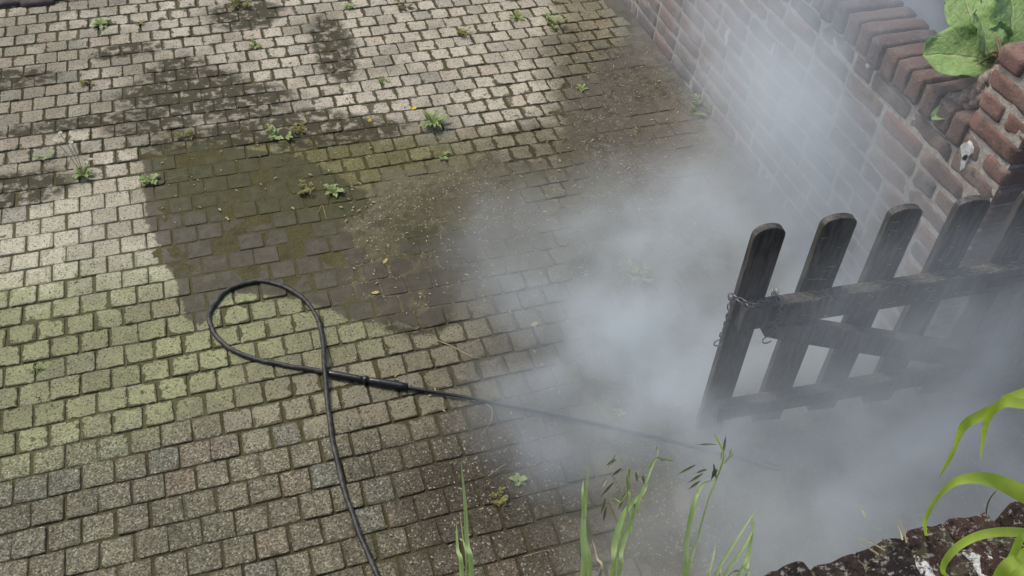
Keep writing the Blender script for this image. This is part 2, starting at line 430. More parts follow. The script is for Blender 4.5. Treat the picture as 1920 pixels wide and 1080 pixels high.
def brick_mesh(sx, sy, sz, seed):
    me = rough_box(sx, sy, sz, random.Random(seed), 4, 0.075, 0.15); me.name = 'brick'; me.materials.append(M_BRICK); return me
CH = 0.0748; NC = 11; ZC = NC * CH; ZCT = 0.925
wall = tag(empty('brick_wall', (X_WALL + 0.11, -1.5, 0)), 'old red brick wall with pale mortar and brick coping along the paving', 'wall')
def wchild(name, me, mat, loc, rot=(0, 0, 0)):
    return obj(name, me, mat, wall, Vector(loc) - wall.location, rot)
def mortar_slab(xa, xb, ya, yb, za, zb, name, seed):
    """uneven mortar face towards -X, straight back"""
    n_y = max(2, int((yb - ya) / 0.03)); n_z = max(2, int((zb - za) / 0.03)); V = []; Fc = []
    for j in range(n_z + 1):
        for i in range(n_y + 1):
            y = ya + (yb - ya) * i / n_y; z = za + (zb - za) * j / n_z
            V.append((xa + 0.0035 * noise.noise((y * 40, z * 40, seed)), y, z))
    for j in range(n_z):
        for i in range(n_y):
            q = j * (n_y + 1) + i; Fc.append((q, q + n_y + 1, q + n_y + 2, q + 1))
    b0 = len(V)
    V += [(xb, ya, za), (xb, yb, za), (xb, yb, zb), (xb, ya, zb)]
    c00, c10, c01, c11 = 0, n_y, n_z * (n_y + 1), n_z * (n_y + 1) + n_y
    Fc += [(b0, b0 + 3, b0 + 2, b0 + 1)]
    Fc += [tuple(range(c01, c11 + 1)) + (b0 + 2, b0 + 3), tuple(range(c10, c00 - 1, -1)) + (b0, b0 + 1)]
    Fc += [tuple(j * (n_y + 1) for j in range(n_z, -1, -1)) + (b0, b0 + 3)][::1]
    Fc += [tuple(j * (n_y + 1) + n_y for j in range(n_z + 1)) + (b0 + 2, b0 + 1)]
    V = [Vector(v) - wall.location for v in V]
    return obj(name, mesh_from(name, V, Fc), M_MORTAR, wall)
mortar_slab(X_WALL + 0.0030, X_WALL + 0.225, Y_STEP, 2.2, -0.1, ZC + 0.088, 'mortar', 1.0)
mortar_slab(X_WALL + 0.0010, X_WALL + 0.30, Y_END + 0.012, Y_STEP - 0.001, -0.1, 1.16, 'mortar', 2.0)
STR = [brick_mesh(0.105, 0.211, 0.0620, 10 + i) for i in range(10)]
HDR = [brick_mesh(0.105, 0.099, 0.0620, 40 + i) for i in range(6)]
NARROW = [brick_mesh(0.105, 0.057, 0.0620, 60 + i) for i in range(3)]
rb = random.Random(5)
for cidx in range(16):
    z = cidx * CH + 0.007
    top = cidx >= NC
    yhi = Y_STEP if top else 1.2
    y = Y_END + rb.uniform(-0.006, 0.0)
    if cidx % 2: first = 'h'
    else: first = 's'
    while y < yhi - 0.03:
        kind = first or rb.choices('shn', (0.80, 0.17, 0.03))[0]; first = None
        L = {'s': 0.213, 'h': 0.101, 'n': 0.06}[kind]
        if top and y + L > Y_STEP + 0.02: kind, L = ('h', 0.101) if y + 0.101 < Y_STEP + 0.03 else ('n', 0.06)
        if cidx == 15 and rb.random() < 0.4: y += L + 0.013; continue
        # what of the course is far behind the frame is left out
        if project((X_WALL, y + L, z))[1] > -330 or y < -2:
            me = rb.choice({'s': STR, 'h': HDR, 'n': NARROW}[kind])
            wchild('brick', me, None, (X_WALL + 0.0525 + rb.gauss(-0.004, 0.002), y + L / 2, z + rb.gauss(0, .0012)), (rb.gauss(0, .008), rb.gauss(0, .012), rb.gauss(0, .008)))
        y += L + rb.uniform(0.010, 0.017)
# bricks of the far face and the pier end
for cidx in range(15):
    z = cidx * CH + 0.007
    o = wchild('brick', rb.choice(STR), None, (X_WALL + 0.108 + 0.115, Y_END + 0.046, z), (0, 0, math.pi / 2))
# coping: bricks laid on edge across the wall
N = NT('coping_brick'); PW = N.pos(); rv = N.n('ShaderNodeObjectInfo').outputs['Random']
c = N.ramp(rv, [(0.0, sr(106, 90, 85)), (0.35, sr(118, 97, 89)), (0.6, sr(98, 90, 88)), (0.85, sr(124, 98, 87)), (1.0, sr(112, 104, 99))])
a = N.noise(PW, 32, 4, 0.65); b = N.noise(PW, 150, 2, 0.7)
c = N.mix(N.ss(a, 0.48, 0.66, 0, 0.6), c, sr(130, 122, 112))
c = N.mix(N.ss(N.noise(PW, 60, 3, .6), 0.60, 0.68, 0, 0.6), c, sr(66, 58, 54))
c = N.vmath('SCALE', c, scale=N.math('ADD', 0.6, N.math('MULTIPLY', b, 0.8)))
N.bsdf(c, 0.9, N.bump(N.math('ADD', a, b), 0.8, 0.007), 0.25)
M_COPE = N.m
COPE = []
for i in range(8):
    me = rough_box(0.235, 0.0650, 0.100, random.Random(70 + i), 4, 0.075, 0.13); me.name = 'coping_brick'; me.materials.append(M_COPE); COPE.append(me)
y = Y_STEP + 0.036
while y < 0.3:
    wchild('coping_brick', rb.choice(COPE), None, (X_WALL + 0.105 + rb.gauss(0, .004), y, ZC + 0.004 + rb.gauss(0, .002)), (rb.gauss(0, .02), rb.gauss(0, .012), rb.gauss(0, .03)))
    y += 0.0745 + rb.uniform(-.002, .003)
wallw = [(1815, 283, .030, .040), (1810, 306, .016, .040), (1365, 70, .02, .05), (1452, 92, .012, .04), (1630, 122, .012, .012)]
for i, (px, py, hw, hh) in enumerate(wallw):
    p = plane(px, py, (1, 0, 0), X_WALL)
    r = random.Random(900 + i); n = 11; V = []; 
    for dx in (0.004, -0.0045):
        for k in range(n):
            a = 2 * math.pi * k / n; q = r.uniform(.45, 1.1)
            V.append(Vector((p.x + dx - 0.004, p.y + math.cos(a) * hw * q, p.z + math.sin(a) * hh * q)) - wall.location)
    Fc = [tuple(range(n, 2 * n))] + [(k, (k + 1) % n, n + (k + 1) % n, n + k) for k in range(n)]
    obj('paint_flake', mesh_from('paint_flake', V, Fc), M_WHITE, wall)

M_CRUST = simple('mossy_crust', sr(150, 128, 112), .95, .35, 45, .008, col2=sr(100, 92, 74))
for i, (dx, dy, sx_, sy_, sz_) in enumerate(((0.06, -0.13, .15, .10, .055), (0.16, -0.08, .17, .15, .06), (0.24, -0.14, .14, .12, .05), (0.05, -0.05, .12, .09, .05), (0.14, -0.16, .12, .08, .06))):
    me = rough_box(sx_, sy_, sz_, random.Random(820 + i), 5, 0.35, 0.45); me.name = 'weathered_cap'
    wchild('weathered_cap', me, M_CRUST, (X_WALL + dx, Y_STEP + dy, 1.135), (0.05 * i, 0.06, 0.4 * i))
# raised garden behind the wall
gb = []
gf = []
for j in range(61):
    for i in range(41):
        x = X_WALL + 0.20 + i * 0.14; yy = -4.3 + j * 0.14
        if yy < Y_END: x = max(x, X_WALL + 0.34)
        t_ = max(0.0, min(1.0, (yy + 3.9) / 0.75)); t_ = t_ * t_ * (3 - 2 * t_)
        gb.append((x, yy, -0.05 + 0.85 * t_ + 0.05 * noise.noise((x * 3, yy * 3, 2)) + 0.02 * noise.noise((x * 14, yy * 14, 5))))
for j in range(60):
    for i in range(40):
        q = j * 41 + i; gf.append((q, q + 1, q + 42, q + 41))
o = obj('garden_bed', mesh_from('garden_bed', gb, gf, True), simple('garden_soil', sr(70, 72, 74), 0.9, 0.4, 20, 0.01, col2=sr(52, 54, 54))); o['kind'] = 'structure'

ga = G(50, 4); gb_ = G(125, 2)
es = tag(empty('edging_stones', (ga.x, ga.y, 0)), 'dark purplish edging stones at the top left corner of the paving', 'edging')
for i, (px, py, L, Wd) in enumerate(((28, 3, .17, .10), (72, 4, .16, .09), (-25, 6, .16, .1), (112, -4, .10, .07), (60, -16, .2, .09), (-5, -14, .2, .09))):
    me = rough_box(L, Wd, 0.05, random.Random(300 + i), 3, 0.1, 0.25); me.name = 'stone'
    p = G(px, py); obj('stone', me, M_STONE, es, p - es.location + Vector((0, 0, -0.026)), (0, 0, random.Random(i).uniform(-.1, .1)))

# ------------------------------------------------------------------ near wall the viewer looks over
ZN = 1.30; YN = -4.335
N = NT('weathered_dark_brick')
oi = N.n('ShaderNodeObjectInfo'); PW = N.pos()
c = N.ramp(oi.outputs['Random'], [(0.0, sr(66, 54, 49)), (0.4, sr(84, 66, 58)), (0.7, sr(54, 49, 47)), (1.0, sr(92, 68, 58))])
a = N.noise(PW, 60, 5, 0.7); b = N.noise(PW, 240, 3, 0.7); e = N.noise(PW, 24, 3)
c = N.mix(N.ss(a, 0.50, 0.60, 0, 0.85), c, sr(38, 34, 32))
c = N.mix(N.ss(e, 0.54, 0.64, 0, 0.7), c, sr(104, 98, 74))
c = N.mix(N.ss(N.noise(PW, 95, 4, 0.7), 0.56, 0.62, 0, 0.9), c, sr(178, 172, 158))
c = N.vmath('SCALE', c, scale=N.math('ADD', 0.5, b))
N.bsdf(c, 0.9, N.bump(N.math('ADD', a, b), 1.0, 0.01), 0.25)
M_DBRICK = N.m
N = NT('flaking_limewash'); PW = N.pos()
a = N.noise(PW, 70, 4, 0.7); b = N.noise(PW, 220, 2)
c = N.mix(N.ss(a, 0.50, 0.58), sr(206, 206, 202), sr(74, 66, 58))
c = N.vmath('SCALE', c, scale=N.math('ADD', 0.7, N.math('MULTIPLY', b, 0.6)))
N.bsdf(c, 0.85, N.bump(N.math('SUBTRACT', b, a), 0.8, 0.006), 0.25)
M_FLAKY = N.m
nw = tag(empty('garden_wall', (1.4, YN - 0.12, 0)), 'near dark weathered brick wall with white mortar at the bottom right corner', 'wall')
me = mesh_from('wall_core', [Vector(v) - nw.location for v in [(-1.0, YN - 0.215, -0.1), (3.2, YN - 0.215, -0.1), (3.2, YN - 0.02, -0.1), (-1.0, YN - 0.02, -0.1), (-1.0, YN - 0.215, ZN - 0.09), (3.2, YN - 0.215, ZN - 0.09), (3.2, YN - 0.02, ZN - 0.09), (-1.0, YN - 0.02, ZN - 0.09)]],
    [(0, 3, 2, 1), (4, 5, 6, 7), (0, 1, 5, 4), (1, 2, 6, 5), (2, 3, 7, 6), (3, 0, 4, 7)])
obj('wall_core', me, M_DBRICK, nw)
x = 0.2; i = 0
while x < 2.6:
    r = random.Random(500 + i); bw = r.uniform(0.070, 0.098)
    me = rough_box(bw, 0.235, 0.125, r, 9, 0.14, 0.17); me.name = 'coping_brick'
    obj('coping_brick', me, M_DBRICK, nw, Vector((x + bw / 2, YN - 0.115 + r.gauss(0, .006), ZN - 0.118 + r.gauss(0, .005))) - nw.location, (r.gauss(0, .02), r.gauss(0, .03), r.gauss(0, .03)))
    gap = r.uniform(0.000, 0.006)
    x += bw + gap; i += 1
    if 1.2 < x < 2.2:
        # mortar and limewash lumps sitting in the joint
        big = (1.42 < x < 1.60) or (1.62 < x < 1.72) or r.random() < .25
        me = rough_box((0.027 if big else 0.012), r.uniform(.06, .13), 0.11, r, 7, 0.55, 0.4); me.name = 'mortar_joint'
        obj('mortar_joint', me, M_FLAKY if big else M_DBRICK, nw, Vector((x - gap / 2, YN - 0.085, ZN - (0.104 if big else 0.113) + r.uniform(-.006, .003))) - nw.location, (r.gauss(-.05, .05), r.gauss(0, .15), r.gauss(0, .12)))

# ------------------------------------------------------------------ picket gate
N = NT('wet_dark_timber'); P = N.n('ShaderNodeTexCoord').outputs['Object']
mp = N.n('ShaderNodeMapping'); N.setin(mp.inputs[0], P); mp.inputs['Scale'].default_value = (9, 9, 1.2)
a = N.noise(mp.outputs[0], 9, 5, 0.65); b = N.noise(N.pos(), 120, 3, 0.7); e = N.noise(N.pos(), 14, 3)
c = N.mix(N.ss(a, 0.38, 0.62), sr(44, 42, 39), sr(88, 83, 76))
c = N.mix(N.ss(e, 0.50, 0.68, 0, 0.6), c, sr(52, 58, 38))
c = N.vmath('SCALE', c, scale=N.math('ADD', 0.55, N.math('MULTIPLY', b, 0.9)))
c = N.mix(N.ss(N.noise(N.pos(), 260, 2, 0.6), 0.70, 0.76, 0, 0.5), c, sr(150, 150, 130))
N.bsdf(c, 0.55, N.bump(N.math('ADD', a, N.math('MULTIPLY', b, .5)), 0.5, 0.004), 0.45)
M_TIMBER = N.m
GA = Vector((1.89068, -3.26419, 0.0)); GD = Vector((0.99612664, -0.0879302, 0)); GN = Vector((-0.0879302, -0.99612664, 0))
gate = tag(empty('picket_gate', GA, math.atan2(GD.y, GD.x)), 'dark wet wooden picket gate with rounded pale tops standing in the steam', 'gate')
def extrude_outline(pts, y0_, y1_, bev=0.003):
    """outline in x/z swept between two y planes with softened arrises"""
    n = len(pts); cx = sum(p[0] for p in pts) / n; cz = sum(p[1] for p in pts) / n
    V = []
    for yy, ins in ((y0_, bev), (y0_ + (bev if y1_ > y0_ else -bev), 0), (y1_ - (bev if y1_ > y0_ else -bev), 0), (y1_, bev)):
        for px, pz in pts:
            dx, dz = px - cx, pz - cz; L = math.hypot(dx, dz)
            V.append((px - (ins if dx > 0 else -ins) , yy, pz - (ins if dz > 0 else -ins)))
    Fc = [tuple(range(n)), tuple(range(4 * n - 1, 3 * n - 1, -1))]
    for l in range(3):
        for i in range(n):
            j = (i + 1) % n; Fc.append((l * n + i, (l + 1) * n + i, (l + 1) * n + j, l * n + j))
    bm = bmesh.new(); bv = [bm.verts.new(v) for v in V]
    for f in Fc: bm.faces.new([bv[k] for k in f])
    bmesh.ops.recalc_face_normals(bm, faces=bm.faces[:])
    me = bpy.data.meshes.new('board'); bm.to_mesh(me); bm.free()
    return me
PK = [(0.0, 0.090, 0.035, 0.868, 0.903), (0.195, 0.296, 0.032, 0.880, 0.910), (0.393, 0.491, 0.045, 0.888, 0.915), (0.594, 0.696, 0.045, 0.894, 0.921), (0.797, 0.895, 0.045, 0.90, 0.928), (0.985, 1.08, 0.045, 0.905, 0.93)]
for i, (xa, xb, zb, zs, zt) in enumerate(PK):
    r = random.Random(i); pts = [(xa, zb), (xb, zb - 0.006)]
    for k in range(11):
        t = k / 10; ang = math.pi * t
        pts.append((xb - (xb - xa) * (0.5 - 0.5 * math.cos(ang)), zs + (zt - zs) * math.sin(ang) ** 0.85))
    me = extrude_outline(pts, 0.0, 0.024, 0.002); me.name = 'picket'
    obj('picket', me, M_TIMBER, gate, (0, r.gauss(0, .001), 0))
def bar(name, xa, xb, ztl, ztr, h, thick, yb, hr=None):
    pts = [(xa, ztl - h), (xb, ztr - (hr or h)), (xb, ztr), (xa, ztl)]
    me = extrude_outline(pts, -yb - thick, -yb, 0.003); me.name = name
    return obj(name, me, M_TIMBER, gate)
bar('rail', 0.012, 1.10, 0.640, 0.672, 0.088, 0.042, 0.0005)
bar('rail', 0.030, 1.10, 0.190, 0.222, 0.060, 0.042, 0.0005)
# arched brace falling from the latch end to the lower hinge end
top = [(0.10, 0.553), (0.16, 0.551), (0.24, 0.532), (0.32, 0.503), (0.40, 0.472), (0.61, 0.394), (0.80, 0.322), (1.06, 0.226)]
bot = [(1.06, 0.155), (0.80, 0.247), (0.583, 0.320), (0.395, 0.391), (0.197, 0.474), (0.14, 0.497), (0.10, 0.515)]
me = extrude_outline(top + bot, -0.040, -0.0005, 0.002); me.name = 'brace'
obj('brace', me, M_TIMBER, gate)
M_NAIL = simple('rusty_nail', sr(96, 70, 54), .7)
hg = bar('hinge', 0.78, 1.1, 0.632, 0.66, 0.03, 0.004, 0.044); hg.data.materials.clear(); hg.data.materials.append(simple('rusty_iron', sr(50, 40, 36), 0.7))

nv = [(math.cos(2 * math.pi * k / 10) * q, yy_, math.sin(2 * math.pi * k / 10) * q) for q, yy_ in ((.0045, 0), (.0042, -.0016), (.0022, -.0026)) for k in range(10)]
nf = [(l * 10 + k, l * 10 + (k + 1) % 10, (l + 1) * 10 + (k + 1) % 10, (l + 1) * 10 + k) for l in (0, 1) for k in range(10)] + [tuple(range(20, 30))]
nail_me = mesh_from('nail', nv, nf); nail_me.materials.append(M_NAIL)
for (xa, xb, zb, zs, zt) in PK:
    for z_ in (0.590, 0.162):
        for fx in (.28, .72):
            xg = xa + (xb - xa) * fx; rr_ = random.Random(int(xg * 1000) + int(z_ * 100))
            obj('nail', nail_me, None, gate, (xg, -.0424, z_ + (xg * .03) + rr_.uniform(-.014, .018)))
# chain looped round the end of the rail
M_STEEL = simple('wet_galvanised_steel', sr(128, 130, 132), 0.3, 0.2, 80, 0.0005, spec=0.6, Metallic=0.85)
def torus_link(L, Wd, rad, n=14, m=6, open_=False):
    V = []; Fc = []
    for i in range(n):
        a = 2 * math.pi * i / n
        c = Vector((math.cos(a) * Wd / 2, 0, math.sin(a) * (Wd / 2) + math.copysign((L - Wd) / 2, math.sin(a)) if abs(math.sin(a)) > 1e-6 else 0))
        nrm = Vector((math.cos(a), 0, math.sin(a)))
        for j in range(m):
            b = 2 * math.pi * j / m; V.append(c + nrm * math.cos(b) * rad + Vector((0, math.sin(b) * rad, 0)))
    for i in range(n - (1 if open_ else 0)):
        for j in range(m):
            Fc.append((i * m + j, i * m + (j + 1) % m, ((i + 1) % n) * m + (j + 1) % m, ((i + 1) % n) * m + j))
    return V, Fc
LV, LF = torus_link(0.0205, 0.0125, 0.0021)
link_me = mesh_from('link', LV, LF, True); link_me.materials.append(M_STEEL)
chain = tag(empty('gate_chain', GA + Vector((0, 0, 0.55))), 'wet steel chain looped round the latch end of the gate rail', 'chain')
def gl(xg, yg, zg):            # gate coordinates -> world
    return GA + GD * xg + GN * (-yg) + Vector((0, 0, zg))
paths = [[(-0.014, 0.01, 0.648), (-0.016, -0.01, 0.60), (-0.018, -0.014, 0.54), (-0.021, -0.012, 0.50)],
         [(0.118, 0.005, 0.652), (0.116, -0.052, 0.645), (0.115, -0.054, 0.60), (0.112, -0.054, 0.55), (0.108, -0.052, 0.535)],
         [(-0.012, 0.012, 0.65), (0.03, -0.040, 0.655), (0.075, -0.035, 0.660), (0.118, 0.0, 0.655)]]
def resample(pts, step):
    P = [Vector(p) for p in pts]; out = [P[0].copy()]; acc = 0
    for a, b in zip(P, P[1:]):
        L = (b - a).length; t = step - acc
        while t <= L: out.append(a.lerp(b, t / L)); t += step
        acc = (acc + L) % step
    return out
for pth in paths:
    q = resample([gl(*p) for p in pth], 0.0155)
    for i in range(len(q)):
        d = (q[min(i + 1, len(q) - 1)] - q[max(i - 1, 0)]).normalized()
        o = bpy.data.objects.new('link', link_me); COL.objects.link(o); o.parent = chain
        rot = d.to_track_quat('Z', 'Y') @ Matrix.Rotation(math.pi / 2 * (i % 2) + 0.3, 3, 'Z').to_quaternion()
        o.rotation_mode = 'QUATERNION'; o.rotation_quaternion = rot; o.location = q[i] - chain.location
def tube_mesh(name, pts, rad, m=8, mat=None):
    P = [Vector(p) for p in pts]; n = len(P); V = []; Fc = []
    R = rad if isinstance(rad, (list, tuple)) else [rad] * n
    up = Vector((0, 0, 1))
    for i in range(n):
        d = (P[min(i + 1, n - 1)] - P[max(i - 1, 0)]).normalized()
        s = d.cross(up); s = s.normalized() if s.length > 1e-4 else Vector((1, 0, 0)); t = s.cross(d)
        for j in range(m):
            b = 2 * math.pi * j / m; V.append(P[i] + (s * math.cos(b) + t * math.sin(b)) * R[i])
    for i in range(n - 1):
        for j in range(m): Fc.append((i * m + j, i * m + (j + 1) % m, (i + 1) * m + (j + 1) % m, (i + 1) * m + j))
    Fc += [tuple(range(m - 1, -1, -1)), tuple(range((n - 1) * m, n * m))]
    return mesh_from(name, V, Fc, True)
def catmull(pts, sub):
    P = [Vector(p) for p in pts]; out = []
    for i in range(len(P) - 1):
        p0 = P[i - 1] if i else P[0] * 2 - P[1]; p1, p2 = P[i], P[i + 1]; p3 = P[i + 2] if i + 2 < len(P) else P[i + 1] * 2 - P[i]
        for k in range(sub):
            t = k / sub
            out.append(0.5 * ((2 * p1) + (p2 - p0) * t + (2 * p0 - 5 * p1 + 4 * p2 - p3) * t * t + (3 * p1 - p0 - 3 * p2 + p3) * t ** 3))
    out.append(P[-1].copy()); return out
def hook(c, s):
    pts = [c + (GD * math.cos(a) * s + Vector((0, 0, math.sin(a) * s))) for a in [math.pi * (0.35 + 1.5 * k / 12) for k in range(13)]]
    obj('hook', tube_mesh('hook', [p - chain.location for p in pts], 0.0022, 6), M_STEEL, chain)
hook(gl(0.104, -0.054, 0.515), 0.015); hook(gl(-0.024, -0.012, 0.48), 0.013); hook(gl(0.055, -0.012, 0.50), 0.008)

# ------------------------------------------------------------------ pressure-washer hose and lance
N = NT('black_rubber_hose'); PW = N.pos()
a = N.noise(PW, 50, 4, 0.65); b = N.noise(PW, 260, 2)
c = N.mix(N.ss(a, 0.40, 0.66), sr(38, 38, 37), sr(76, 72, 66))
c = N.mix(N.ss(b, 0.66, 0.72, 0, 0.6), c, sr(120, 114, 100))
N.bsdf(c, 0.5, N.bump(a, 0.3, 0.002), 0.4)
M_HOSE = N.m
M_PLAST = simple('black_plastic', sr(24, 26, 28), 0.28, 0.2, 40, 0.001, spec=0.5, col2=sr(34, 36, 38))
hp = G(610, 693)
hose = tag(empty('pressure_washer_hose', (hp.x, hp.y, 0)), 'black pressure washer hose looped on the paving with its lance running into steam', 'hose')
def gp(pts, z=0.0085):
    return [G(p[0], p[1], p[2] if len(p) > 2 else z) for p in pts]
hpath = gp([(748, 1180), (722, 1110), (700, 1062), (676, 1006), (655, 946), (637, 886), (625, 832), (616, 772, .010), (611, 722, .020), (609, 690, .027), (606, 655, .020), (602, 618, .011),
    (589, 584), (566, 558), (532, 537), (490, 527.5), (452, 533), (420, 550), (399, 574), (392, 598), (399, 620), (416, 641), (446, 661), (486, 675), (530, 684), (575, 691), (616, 699)])
hp_s = [p - hose.location + Vector((noise.noise((i * .13, 3, 1)), noise.noise((i * .13, 9, 4)), 0)) * .0035 for i, p in enumerate(catmull(hpath, 8))]
obj('hose', tube_mesh('hose', hp_s, [0.0082 * (1 + .05 * noise.noise((i * .35, 0, 7))) for i in range(len(hp_s))], 10), M_HOSE, hose)
def seg(a, b, za, zb, n=9):
    A, B = G(*a, za), G(*b, zb); return [A.lerp(B, i / (n - 1)) - hose.location for i in range(n)]
pts = seg((611, 699), (684, 712), .0125, .0125)
cp = obj('coupling', tube_mesh('coupling', pts, [.0085, .0115, .0125, .0125, .012, .012, .012, .0115, .0095], 14), M_PLAST, hose)
obj('collar', tube_mesh('collar', seg((680, 711.3), (691, 713.2), .0135, .0135, 5), [.011, .0150, .0152, .0150, .011], 16), M_PLAST, cp)
pts = seg((688, 712.7), (764, 726), .0140, .0140)
obj('grip', tube_mesh('grip', pts, [.0095, .0125, .0135, .0138, .0138, .0138, .0138, .0138, .0130], 14), M_PLAST, hose)
lp = gp([(760, 725.5, .013), (800, 733, .012), (880, 746, .011), (985, 767, .011), (1130, 797, .011), (1280, 832, .011), (1430, 872, .013)])
obj('lance', tube_mesh('lance', [p - hose.location for p in catmull(lp, 4)], 0.0060, 10), M_PLAST, hose)
obj('nozzle', tube_mesh('nozzle', [p - hose.location for p in gp([(1420, 869, .014), (1440, 874, .014), (1462, 880, .014)])], [.010, .0115, .008], 10), M_PLAST, hose)

# ------------------------------------------------------------------ plants
def leaf_mat(name, c1, c2, trans=0.25, scale=25):
    N = NT(name); PW = N.pos(); a = N.noise(PW, scale, 3)
    c = N.mix(N.ss(a, 0.3, 0.7), c1, c2)
    bs = N.n('ShaderNodeBsdfPrincipled'); N.setin(bs.inputs['Base Color'], c); bs.inputs['Roughness'].default_value = 0.45
    bs.inputs['Specular IOR Level'].default_value = 0.35
    tr = N.n('ShaderNodeBsdfTranslucent'); N.setin(tr.inputs[0], N.vmath('MULTIPLY', c, (1.15, 1.2, 0.6)))
    mx = N.n('ShaderNodeMixShader'); mx.inputs[0].default_value = trans
    N.t.links.new(bs.outputs[0], mx.inputs[1]); N.t.links.new(tr.outputs[0], mx.inputs[2]); N.t.links.new(mx.outputs[0], N.out.inputs['Surface'])
    return N.m
M_GRASS = leaf_mat('grass_blade', sr(166, 192, 118), sr(190, 206, 150), 0.42, 40)
M_LILY = leaf_mat('lily_blade', sr(168, 194, 74), sr(190, 208, 100), 0.45, 18)
M_WEED = leaf_mat('weed_leaf', sr(130, 150, 88), sr(164, 174, 118), 0.25, 60)
M_WEEDY = leaf_mat('yellow_weed_leaf', sr(118, 120, 58), sr(142, 134, 74), 0.25, 60)
M_DRY = leaf_mat('dry_straw', sr(176, 166, 132), sr(150, 138, 104), 0.1, 50)
M_SEED = leaf_mat('seed_head', sr(118, 124, 98), sr(140, 142, 116), 0.15, 80)
M_PETAL = leaf_mat('yellow_petal', sr(225, 205, 40), sr(210, 180, 30), 0.2, 60)
M_DAISY = leaf_mat('white_petal', sr(214, 210, 196), sr(196, 190, 172), 0.2, 60)

def blade(pts, w0, wprof=None, fold=0.25, side=None, sub=5):
    """ribbon along a curve with a V fold; returns verts, faces"""
    P = catmull(pts, sub); n = len(P); V = []; Fc = []
    for i in range(n):
        t = i / (n - 1); d = (P[min(i + 1, n - 1)] - P[max(i - 1, 0)]).normalized()
        vd = (P[i] - CAM).normalized() if side is None else side
        s = d.cross(vd); s = s.normalized() if s.length > 1e-4 else Vector((1, 0, 0)); nn = s.cross(d)
        wd = w0 * (wprof(t) if wprof else (1 - t ** 3.2) * (0.6 + 0.4 * min(1, t * 4)))
        wd = max(wd, 0.0003)
        V += [P[i] - s * wd / 2, P[i] + nn * wd * fold, P[i] + s * wd / 2]
    for i in range(n - 1):
        for k in (0, 1):
            a = i * 3 + k; Fc.append((a, a + 1, a + 4, a + 3))
    return V, Fc
def join(parts):
    V, Fc = [], []
    for v, f in parts:
        b = len(V); V += v; Fc += [tuple(b + i for i in q) for q in f]
    return V, Fc
def part(name, parts, mat, parent):
    V, Fc = join(parts); return obj(name, mesh_from(name, [v - parent.location for v in V], Fc, True), mat, parent)
def thing_mesh(name, parts, mat, base, label, cat, group=None):
    V, Fc = join(parts); o = obj(name, mesh_from(name, [v - Vector(base) for v in V], Fc, True), mat, None, base)
    return tag(o, label, cat, group)

SIDE = Vector((0.3, 1.0, -0.35)).normalized()
def vp_(x, y, yy): return plane(x, y, (0, 1, 0), yy)

# tall grass growing on the near wall
def tuft(blades, label, seeds=(), yy=-4.40):
    b0 = vp_(*blades[0][0][0], yy); base = Vector((b0.x, yy, ZN - 0.02))
    t = tag(empty('grass_tuft', base), label, 'grass', 'grass on the near wall')
    for k, (pts, wpx, mat) in enumerate(blades):
        r = random.Random(k + int(base.x * 1000)); P = [vp_(px, py, yy + 0.02 * i) for i, (px, py) in enumerate(pts)]
        root = Vector((base.x * .5 + P[0].x * .5 + r.uniform(-.015, .015), yy + r.uniform(-.02, .02), ZN - 0.03))
        dist = (P[0] - CAM).length
        part('blade', [blade([root] + P, wpx * dist / F, fold=0.2)], mat, t)
    for spec in seeds:
        spk = []
        stem = [vp_(px, py, yy + 0.05) for px, py in spec[0]]
        for (px, py, dx, dy) in spec[1]:
            a = vp_(px, py, yy + 0.05); b = vp_(px + dx * 1.35, py + dy * 1.35, yy + 0.06)
            spk.append(blade([a, a.lerp(b, .5), b], 0.0030, lambda q: math.sin(math.pi * min(1, q + .08)) + .05, 0.4, sub=4))
        st_ = obj('seed_head', mesh_from('seed_head', [v - base for v in join(spk)[0]], join(spk)[1], True), M_SEED, t)
        if len(stem) > 1: part('stem', [blade(stem, 0.0022, lambda q: 1.0, .5)], M_GRASS, t)
tuft([([(884, 1090), (876, 1020), (872, 945), (864, 862)], 9, M_GRASS), ([(866, 1090), (858, 1030), (856, 982)], 8, M_GRASS), ([(874, 1090), (868, 1010), (862, 960)], 3, M_GRASS)],
     'leftmost tuft of tall grass blades at the bottom edge of the photo')
tuft([([(1092, 1090), (1093, 1000), (1097, 940), (1105, 866)], 11, M_GRASS), ([(1104, 1090), (1098, 1010), (1092, 930), (1094, 900)], 8, M_GRASS), ([(1121, 1090), (1119, 1045), (1110, 1010)], 5, M_DRY)],
     'upright pair of green grass blades left of the seeding grass')
tuft([([(1146, 1090), (1152, 1020), (1172, 960), (1205, 925), (1215, 908)], 11, M_GRASS), ([(1156, 1090), (1166, 1030), (1190, 960), (1215, 895), (1233, 852)], 8, M_GRASS), ([(1176, 958), (1163, 942), (1150, 933)], 4, M_GRASS)],
     'bent grass blades with drooping dark seed heads left of the arching tuft',
     [([(1186, 1000), (1180, 930), (1178, 880)], [(1140, 880, 12, -22), (1128, 915, 8, -16), (1165, 878, -14, 12), (1150, 905, -18, 20), (1135, 935, -6, 22), (1137, 950, -5, 22), (1180, 880, -4, 24), (1192, 885, 2, 14), (1205, 892, 2, 12), (1155, 862, -14, 8), (1178, 905, 0, 20), (1186, 940, 8, 18), (1172, 925, -10, 24)]),
      ([(1215, 880), (1232, 860), (1262, 864)], [(1232, 858, 14, 4), (1234, 852, -2, -12)])], -4.395)
